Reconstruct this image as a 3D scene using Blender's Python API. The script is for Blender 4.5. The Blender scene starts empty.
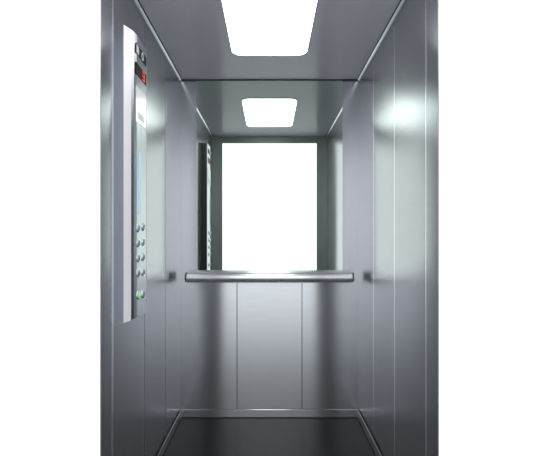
import bpy, bmesh, math
from mathutils import Vector, Matrix
C = bpy.context.scene
COL = C.collection

# ---------- measures (metres); back wall at y=0, cabin opens towards -y ----------
W = 0.55          # half width
H = 2.08          # height
D = 1.398          # inner depth
CAMY, CAMZ, F = -2.48, 1.105, 402.0

# ---------- materials ----------
def mat(name, col, rough=0.4, metal=0.0, aniso=0.0, tan=None, emit=None, es=0.0, streak=None, spec=0.5, coat=0.0):
    m = bpy.data.materials.new(name); m.use_nodes = True
    nt = m.node_tree; b = nt.nodes['Principled BSDF']
    b.inputs['Base Color'].default_value = (*col, 1)
    b.inputs['Roughness'].default_value = rough
    b.inputs['Metallic'].default_value = metal
    b.inputs['Specular IOR Level'].default_value = spec
    b.inputs['Coat Weight'].default_value = coat
    if aniso:
        b.inputs['Anisotropic'].default_value = aniso
        v = nt.nodes.new('ShaderNodeCombineXYZ')
        for i in range(3): v.inputs[i].default_value = tan[i]
        nt.links.new(v.outputs[0], b.inputs['Tangent'])
    if emit:
        b.inputs['Emission Color'].default_value = (*emit, 1)
        b.inputs['Emission Strength'].default_value = es
    if streak:                       # fine brushed grain: faint tone variation along the brushing
        tc = nt.nodes.new('ShaderNodeTexCoord'); mp = nt.nodes.new('ShaderNodeMapping')
        mp.inputs['Scale'].default_value = streak[0]
        nz = nt.nodes.new('ShaderNodeTexNoise'); nz.inputs['Scale'].default_value = 1.0; nz.inputs['Detail'].default_value = 3
        mr = nt.nodes.new('ShaderNodeMapRange')
        mr.inputs['From Min'].default_value = 0.25; mr.inputs['From Max'].default_value = 0.75
        mr.inputs['To Min'].default_value = 1 - streak[1]; mr.inputs['To Max'].default_value = 1 + streak[1]
        vm = nt.nodes.new('ShaderNodeVectorMath'); vm.operation = 'SCALE'
        vm.inputs[0].default_value = col
        nt.links.new(tc.outputs['Object'], mp.inputs['Vector']); nt.links.new(mp.outputs[0], nz.inputs['Vector'])
        nt.links.new(nz.outputs['Fac'], mr.inputs['Value']); nt.links.new(mr.outputs[0], vm.inputs['Scale'])
        nt.links.new(vm.outputs[0], b.inputs['Base Color'])
    return m

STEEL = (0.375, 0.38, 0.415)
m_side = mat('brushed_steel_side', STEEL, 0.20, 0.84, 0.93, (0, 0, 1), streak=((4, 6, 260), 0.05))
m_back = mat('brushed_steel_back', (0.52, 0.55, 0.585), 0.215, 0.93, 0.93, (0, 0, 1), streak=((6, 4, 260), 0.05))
m_ceil = mat('brushed_steel_ceiling', (0.66, 0.65, 0.72), 0.32, 0.15, 0.88, (0, 1, 0), streak=((6, 200, 4), 0.04))
m_front = mat('dark_steel_front', (0.50, 0.51, 0.505), 0.4, 0.4, 0.8, (0, 0, 1))
m_trim = mat('bright_trim', (0.80, 0.81, 0.86), 0.35, 1)
m_seam = mat('seam_light_catch', (0.9, 0.91, 0.94), 0.22, 1, 0.9, (0, 0, 1))  # light caught along the panel grooves, put into the colour
m_seam_dim = mat('seam_light_catch_dim', (0.26, 0.27, 0.29), 0.3, 1)  # darker copy for seams that catch less light
m_dark = mat('black_gap', (0.012, 0.012, 0.014), 0.5)
m_floor = mat('charcoal_floor', (0.010, 0.010, 0.011), 0.32, 0, 0.8, (0, 1, 0), streak=((260, 260, 1), 0.10), spec=0.35)
m_mirror = mat('mirror_glass', (0.62, 0.71, 0.66), 0.0, 1)
m_glass_edge = mat('mirror_edge', (0.25, 0.42, 0.34), 0.15)
m_white = mat('white_landing_wall', (0.93, 0.93, 0.93), 0.7)
m_lfloor = mat('landing_floor', (0.36, 0.37, 0.39), 0.7)
m_rail = mat('satin_aluminium_rail', (0.88, 0.89, 0.92), 0.24, 0.8)
m_black = mat('black_plastic', (0.02, 0.02, 0.022), 0.35)
m_face = mat('satin_panel_face', (0.56, 0.58, 0.62), 0.33, 1, 0.85, (0, 0, 1))
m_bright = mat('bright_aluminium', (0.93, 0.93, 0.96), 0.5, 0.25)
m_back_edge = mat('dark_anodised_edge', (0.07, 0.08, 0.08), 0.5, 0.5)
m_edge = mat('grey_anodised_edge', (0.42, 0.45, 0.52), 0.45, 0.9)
m_chrome = mat('chrome', (0.75, 0.82, 0.86), 0.12, 1)
m_btn = mat('button_cap', (0.55, 0.68, 0.72), 0.2, 0.9)
m_disp = mat('display_glass', (0.012, 0.013, 0.016), 0.5, spec=0.1)
m_red = mat('red_led', (0.8, 0.05, 0.03), 0.4, emit=(1, 0.06, 0.03), es=0.75)
m_green = mat('green_led', (0.3, 0.8, 0.2), 0.4, emit=(0.35, 1, 0.25), es=0.25)
m_blue = mat('pale_blue_strip', (0.35, 0.65, 0.88), 0.3, emit=(0.30, 0.62, 0.9), es=0.25)
m_plate = mat('white_plate', (0.92, 0.93, 0.95), 0.15)
m_grey = mat('grey_print', (0.25, 0.26, 0.28), 0.4)
m_lgrey = mat('pale_print', (0.62, 0.64, 0.68), 0.4)
m_lamp = mat('lamp_diffuser', (0.95, 0.95, 0.95), 0.5, emit=(1.0, 1.0, 1.0), es=5.0)

# ---------- mesh helpers ----------
def obj(name, bm, m, parent=None, smooth=False):
    me = bpy.data.meshes.new(name); bmesh.ops.recalc_face_normals(bm, faces=bm.faces); bm.to_mesh(me); bm.free()
    for mm in (m if isinstance(m, (list, tuple)) else [m]): me.materials.append(mm)
    if smooth:
        for p in me.polygons: p.use_smooth = True
        try: me.set_sharp_from_angle(angle=math.radians(35))
        except Exception: pass
    o = bpy.data.objects.new(name, me); COL.objects.link(o)
    if parent: o.parent = parent; o.matrix_parent_inverse = Matrix.Translation(-parent.location)
    return o
def box(bm, x0, x1, y0, y1, z0, z1, bev=0.0, mi=0):
    r = bmesh.ops.create_cube(bm, size=1)
    vs = r['verts']
    for v in vs:
        v.co = Vector(((x0+x1)/2 + v.co.x*(x1-x0), (y0+y1)/2 + v.co.y*(y1-y0), (z0+z1)/2 + v.co.z*(z1-z0)))
    fs = set(f for v in vs for f in v.link_faces)
    for f in fs: f.material_index = mi
    if bev:
        es = list(set(e for v in vs for e in v.link_edges))
        bmesh.ops.bevel(bm, geom=es, offset=bev, segments=2, affect='EDGES', profile=0.5)
    return bm
def prism(bm, pts, a, b, axis='z'):
    """extrude a 2-D outline from a to b along the axis"""
    def P(p, t):
        if axis == 'z': return (p[0], p[1], t)
        if axis == 'x': return (t, p[0], p[1])
        return (p[0], t, p[1])
    A = [bm.verts.new(P(p, a)) for p in pts]; B = [bm.verts.new(P(p, b)) for p in pts]
    n = len(pts); bm.faces.new(A); bm.faces.new(B[::-1])
    for i in range(n): bm.faces.new((A[i], A[(i+1) % n], B[(i+1) % n], B[i]))
    return bm
def rrect(cx, cy, w, h, r, n=8):
    pts = []
    for sx, sy, a0 in ((1, 1, 0), (-1, 1, 90), (-1, -1, 180), (1, -1, 270)):
        for k in range(n+1):
            a = math.radians(a0 + 90*k/n)
            pts.append((cx + sx*(w/2-r) + r*math.cos(a), cy + sy*(h/2-r) + r*math.sin(a)))
    return pts
def struct(name, bm, m, smooth=False):
    o = obj(name, bm, m, None, smooth); o['kind'] = 'structure'; return o
def tag(o, label, cat, group=None):
    o['label'] = label; o['category'] = cat
    if group: o['group'] = group
def empty(name, loc):
    o = bpy.data.objects.new(name, None); o.empty_display_size = 0.05; COL.objects.link(o); o.location = loc; return o
B = bmesh.new

# ---------- the cabin shell ----------
SEAMS = (-0.355, -0.71, -1.066)
FW = 0.4535; FT = 2.017      # opening half width, top
def side_wall(name, s):
    # four panels with small bevelled edges over a dark backing
    bm = B()
    ys = [0.0] + list(SEAMS) + [-D]
    for i in range(4):
        y1, y0 = ys[i], ys[i+1]
        g0 = 0.0008 if i < 3 else 0; g1 = 0.0008 if i > 0 else 0
        a, b = s*W, s*(W+0.02)
        box(bm, min(a, b), max(a, b), y0+g0, y1-g1, 0.0, H, 0.0)
    a, b = s*(W+0.02), s*(W+0.035)
    box(bm, min(a, b), max(a, b), -D, 0, 0, H)
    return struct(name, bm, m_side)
side_wall('wall_left', -1); side_wall('wall_right', 1)
bm = B(); PX = 0.2005; g = 0.0022
for x0, x1 in ((-W-0.035, -PX-g), (-PX+g, PX-g), (PX+g, W+0.035)):
    box(bm, x0, x1, 0.0, 0.02, 0.0, H)
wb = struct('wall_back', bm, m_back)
n = 1
def trim(bm, m):
    global n
    o = struct('trim_%d' % n, bm, m); n += 1; return o
for s in (-1, 1):                                            # dark joints of the back wall
    trim(box(B(), s*PX-g, s*PX+g, 0.006, 0.02, 0.0, H), m_dark)
for s in (-1, 1):                                            # side-wall joints: strips coloured as light caught in the grooves, dimmer at left rear
    for i, y in enumerate(SEAMS):
        zt = H-0.045
        a, b = s*(W-0.0006), s*(W+0.002)
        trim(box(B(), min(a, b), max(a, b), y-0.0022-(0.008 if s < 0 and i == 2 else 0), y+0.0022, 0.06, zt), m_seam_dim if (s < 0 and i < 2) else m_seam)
struct('ceiling', box(B(), -W-0.035, W+0.035, -D, 0.02, H, H+0.03), m_ceil)
struct('floor', box(B(), -W-0.035, W+0.035, -D-0.006, 0.02, -0.03, 0.0), m_floor)
# front wall with the door opening (steel inside, white landing outside)
bm = B()
for x0, x1, z0, z1 in ((-W-0.035, -FW, 0, H), (FW, W+0.035, 0, H), (-FW, FW, FT, H)):
    box(bm, x0, x1, -D-0.006, -D, z0, z1)
struct('wall_front', bm, m_front)
bm = B()
for x0, x1, z0, z1 in ((-2.2, -FW, -0.03, 3.0), (FW, 2.2, -0.03, 3.0), (-FW, FW, FT, 3.0)):
    box(bm, x0, x1, -D-0.008, -D-0.006, z0, z1)
struct('wall_landing', bm, m_white)
struct('floor_landing', box(B(), -2.2, 2.2, -5.0, -D-0.008, -0.06, -0.03+0.028), m_lfloor)
# beads between side wall and ceiling, dark gap at the back
for s in (-1, 1):
    bm = B()
    prism(bm, [(s*W, H), (s*(W-0.010), H), (s*(W-0.010), H-0.004), (s*(W-0.004), H-0.010), (s*W, H-0.010)], -D, -0.012, 'y')
    trim(bm, m_trim)
    a, b = s*(W-0.010), s*(W-0.014)
    trim(box(B(), min(a, b), max(a, b), -D, -0.012, H-0.003, H), m_dark)
trim(box(B(), -W, W, -0.010, 0.0, H-0.007, H), m_dark)
# skirting
SK = 0.05; SD = 0.008
def skirt(name, pts, a, b, ax): struct(name, prism(B(), pts, a, b, ax), m_back)
skirt('baseboard_back', [(0, 0.0), (-SD, 0.0), (-SD, SK-0.002), (-SD+0.002, SK), (0, SK)], -W, W, 'x')
for s, nm in ((-1, 'baseboard_left'), (1, 'baseboard_right')):
    pts = [(s*W, 0), (s*(W-SD), 0), (s*(W-SD), SK-0.002), (s*(W-SD+0.002), SK), (s*W, SK)]
    struct(nm, prism(B(), pts, -D, -SD, 'y'), m_side)
for x0, x1, y0, y1 in ((-W+SD, W-SD, -SD-0.004, -SD), (-W+SD, -W+SD+0.004, -D, -SD-0.004), (W-SD-0.004, W-SD, -D, -SD-0.004)):
    trim(box(B(), x0, x1, y0, y1, 0, 0.004), m_dark)

# ---------- mirror ----------
MW, MB = 0.449, 0.86
mr = obj('mirror', box(B(), -MW, MW, -0.006, -0.0055, MB, H-0.007), m_mirror)
tag(mr, 'tall frameless greenish wall mirror above the handrail on the back wall', 'mirror')
obj('glass_edge', box(B(), -MW, MW, -0.0055, 0.0, MB, H-0.007), m_glass_edge, mr)

# ---------- handrail ----------
hr = empty('handrail', (0, 0, 0.85))
RZ = CAMZ - (277.3-238)/F*2.41; RY = -0.056; RH, RD = 0.0335, 0.040
def oval(hx, hz, n=28): return [(RY + hx*math.cos(2*math.pi*k/n), RZ + hz*math.sin(2*math.pi*k/n)) for k in range(n)]
bm = B(); rings = []
L = 0.499
stations = [(-L, .90), (-L+0.004, .97), (-L+0.012, 1.0), (L-0.012, 1.0), (L-0.004, .97), (L, .90)]
for x, k in stations: rings.append([bm.verts.new((x, p[0], p[1])) for p in oval(RD*k, RH*k)])
for a, b in zip(rings, rings[1:]):
    for i in range(28): bm.faces.new((a[i], a[(i+1) % 28], b[(i+1) % 28], b[i]))
bm.faces.new(rings[0]); bm.faces.new(rings[-1][::-1])
obj('rail', bm, m_rail, hr, True)
for s in (-1, 1):
    bm = B(); prism(bm, oval(RD*.9, RH*.9), s*L, s*(L+0.005), 'x')
    c = obj('end_cap', bm, m_black, hr, True); c['label'] = 'black end cap'
for s in (-1, 1):
    bm = B(); x = s*0.34
    prism(bm, [(x+0.012*math.cos(a*math.pi/8), RZ+0.012*math.sin(a*math.pi/8)) for a in range(16)], -0.03, -0.010, 'y')
    prism(bm, [(x+0.026*math.cos(a*math.pi/8), RZ+0.026*math.sin(a*math.pi/8)) for a in range(16)], -0.010, -0.006, 'y')
    obj('bracket', bm, m_chrome, hr, True)
tag(hr, 'thick satin steel handrail bar across the back wall below the mirror', 'handrail')

# ---------- ceiling light ----------
LY0, LY1 = -1.04, -0.34
cl = empty('ceiling_light', (0, (LY0+LY1)/2, H))
cy = (LY0+LY1)/2; hh = LY1-LY0
bm = B()
o_ = rrect(0, cy, 0.398, hh+0.008, 0.058); i_ = rrect(0, cy, 0.390, hh-0.002, 0.054)
k = len(o_)
vo = [[bm.verts.new((p[0], p[1], z)) for p in o_] for z in (H, H-0.003)]
vi = [[bm.verts.new((p[0], p[1], z)) for p in i_] for z in (H, H-0.003)]
for j in range(k):
    q = (j+1) % k
    bm.faces.new((vo[0][j], vo[0][q], vo[1][q], vo[1][j])); bm.faces.new((vi[0][j], vi[0][q], vi[1][q], vi[1][j]))
    bm.faces.new((vo[1][j], vo[1][q], vi[1][q], vi[1][j])); bm.faces.new((vo[0][j], vo[0][q], vi[0][q], vi[0][j]))
obj('light_frame', bm, m_ceil, cl)
obj('diffuser', prism(B(), i_, H-0.004, H-0.0001), m_lamp, cl)
tag(cl, 'glowing white rounded rectangular light set in the steel ceiling', 'ceiling light')

# ---------- car operating panel on the left wall ----------
def yz(z): return CAMY + z           # depth from the camera -> world y
ZB, ZT = 0.797, 1.878
cp = empty('control_panel', (-W, yz(1.56), ZB))
XF = -0.505
# cross-section points (x, y)
body = [(-W, yz(1.456)), (-0.5285, yz(1.456)), (-0.513, yz(1.490)), (-0.508, yz(1.505)), (XF, yz(1.53)), (XF, yz(1.64)), (-0.509, yz(1.668)), (-0.52, yz(1.682)), (-W, yz(1.69))]
def strip(name, ids, m, z0=ZB, z1=ZT, inset=0.006):
    """a solid strip of the profile between consecutive outline points"""
    bm = B(); pts = [body[i] for i in ids]
    inner = [(p[0]-inset, p[1]+0.0) for p in reversed(pts)]
    prism(bm, pts + inner, z0, z1); return obj(name, bm, m, cp)
# curved lower end: the outline drops a little towards the middle of the profile
bm = B(); N = len(body)
zb = [ZB+0.002, ZB, ZB+0.003, ZB+0.004, ZB+0.006, ZB+0.006, ZB+0.012, ZB+0.02, ZB+0.02]
A = [bm.verts.new((p[0], p[1], z)) for p, z in zip(body, zb)]
T = [bm.verts.new((p[0], p[1], ZT)) for p in body]
for i in range(N-1):
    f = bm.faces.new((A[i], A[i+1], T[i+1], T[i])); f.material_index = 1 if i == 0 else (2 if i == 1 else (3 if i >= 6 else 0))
f = bm.faces.new((A[N-1], A[0], T[0], T[N-1])); f.material_index = 1
bm.faces.new(A); bm.faces.new(T)
obj('housing', bm, [m_face, m_edge, m_bright, m_back_edge], cp)
def zof(px): return (-XF)*F/(269.5-px)
def hof(py, z): return CAMZ + (238-py)/F*z
def plate(name, y0, y1, z0, z1, m, t=0.0015, r=0.002, par=cp, x=XF):
    bm = B(); prism(bm, rrect((y0+y1)/2, (z0+z1)/2, y1-y0, z1-z0, r, 3), x, x+t, 'x'); return obj(name, bm, m, par)
za, zc = yz(1.517), yz(1.644)
# upper plate with key symbol
p = plate('sign_plate', za, zc, hof(52.5, 1.517), hof(42.5, 1.517), m_disp); p['label'] = 'black plate with a pale square and a ring'
zz0, zz1 = hof(52.5, 1.517), hof(42.5, 1.517); zm = (zz0+zz1)/2
plate('symbol_field', za+0.003, za+0.032, zm-0.015, zm+0.015, m_lgrey, 0.0008, 0.001, p, XF+0.0015)
# ring
bm = B(); cyy, r0, r1 = za+0.078, 0.014, 0.008
K = 20
for x in (XF+0.0015, XF+0.0023):
    pass
oo = [[bm.verts.new((x, cyy+r*math.cos(2*math.pi*j/K), zm+r*math.sin(2*math.pi*j/K)*1.15)) for j in range(K)] for r in (r0, r1) for x in (XF+0.0015, XF+0.0023)]
for j in range(K):
    q = (j+1) % K
    bm.faces.new((oo[0][j], oo[0][q], oo[1][q], oo[1][j])); bm.faces.new((oo[2][j], oo[2][q], oo[3][q], oo[3][j]))
    bm.faces.new((oo[1][j], oo[1][q], oo[3][q], oo[3][j])); bm.faces.new((oo[0][j], oo[0][q], oo[2][q], oo[2][j]))
obj('ring_mark', bm, m_lgrey, p)
# floor display with red digit 3
zz0, zz1 = hof(73.5, 1.517), hof(61.5, 1.517)
d = plate('floor_display', za, zc, zz0, zz1, m_disp); d['label'] = 'black floor display with a red digit 3'
zm = (zz0+zz1)/2; cyy = za+0.088; X0, X1 = XF+0.0015, XF+0.0024
bm = B(); w, h, t = 0.030, 0.032, 0.0045
for zc_ in (-h/2, 0, h/2): box(bm, X0, X1, cyy-w/2, cyy+w/2, zm+zc_-t/2, zm+zc_+t/2)
box(bm, X0, X1, cyy+w/2-t, cyy+w/2, zm-h/2, zm+h/2)
obj('digit', bm, m_red, d)
# white notice plate
w0, w1 = hof(121, 1.517), hof(84.5, 1.517)
w = plate('notice_plate', za, zc, w0, w1, m_plate, 0.0015, 0.006); w['label'] = 'glossy white notice plate'
bm = B()
for kk in range(4):
    zk = w0+0.018+kk*0.007
    box(bm, X0, X0+0.0006, za+0.022, zc-0.03, zk, zk+0.0035)
obj('small_print', bm, m_grey, w)
# blue light strip
plate('light_strip', yz(1.552), yz(1.572), hof(214, 1.56), hof(152, 1.56), m_blue, 0.001, 0.006)
# buttons
def button(zd, zh, lit=False):
    y = yz(zd); r = 0.0165; K = 24
    def ring(bm, rr, x): return [bm.verts.new((x, y+rr*math.cos(2*math.pi*j/K), zh+rr*math.sin(2*math.pi*j/K))) for j in range(K)]
    bm = B(); R = [ring(bm, r, XF), ring(bm, r, XF+0.003), ring(bm, r*.9, XF+0.0045), ring(bm, r*.78, XF+0.0045), ring(bm, r*.76, XF+0.001)]
    for a, b in zip(R, R[1:]):
        for j in range(K): bm.faces.new((a[j], a[(j+1) % K], b[(j+1) % K], b[j]))
    bm.faces.new(R[0]); bm.faces.new(R[-1])
    bo = obj('button', bm, m_chrome, cp, True)
    bm = B(); R = [ring(bm, r*.74, XF+0.001), ring(bm, r*.74, XF+0.005), ring(bm, r*.5, XF+0.0068), ring(bm, r*.2, XF+0.0073)]
    for a, b in zip(R, R[1:]):
        for j in range(K): bm.faces.new((a[j], a[(j+1) % K], b[(j+1) % K], b[j]))
    bm.faces.new(R[0]); bm.faces.new(R[-1])
    obj('button_cap', bm, m_green if lit else m_btn, bo, True)
    return bo
for i, py in enumerate((228, 243, 258, 273, 295)):
    h0 = hof(py, 1.548)
    b1 = button(1.548, h0, i == 4); b2 = button(1.608, hof(py-1.2, 1.608))
    if i == 4: b1['label'] = 'button with green lit cap'
tag(cp, 'long upright control panel with round buttons and red floor display on the left wall', 'control panel')

# ---------- light and sky ----------
w = bpy.data.worlds.new('World'); C.world = w; w.use_nodes = True
bg = w.node_tree.nodes['Background']; bg.inputs[0].default_value = (1.0, 1.0, 1.0, 1); bg.inputs[1].default_value = 1.88

cam = bpy.data.cameras.new('Camera'); co = bpy.data.objects.new('Camera', cam); COL.objects.link(co)
co.location = (0, CAMY, CAMZ); co.rotation_euler = (math.radians(90), 0, 0)
cam.sensor_width = 36; cam.lens = 36*F/547; cam.shift_x = 4/547; cam.shift_y = 10/547; cam.clip_start = 0.02
C.camera = co
C.view_settings.view_transform = 'Standard'; C.view_settings.look = 'None'
C.view_settings.exposure = 0.06; C.view_settings.gamma = 1
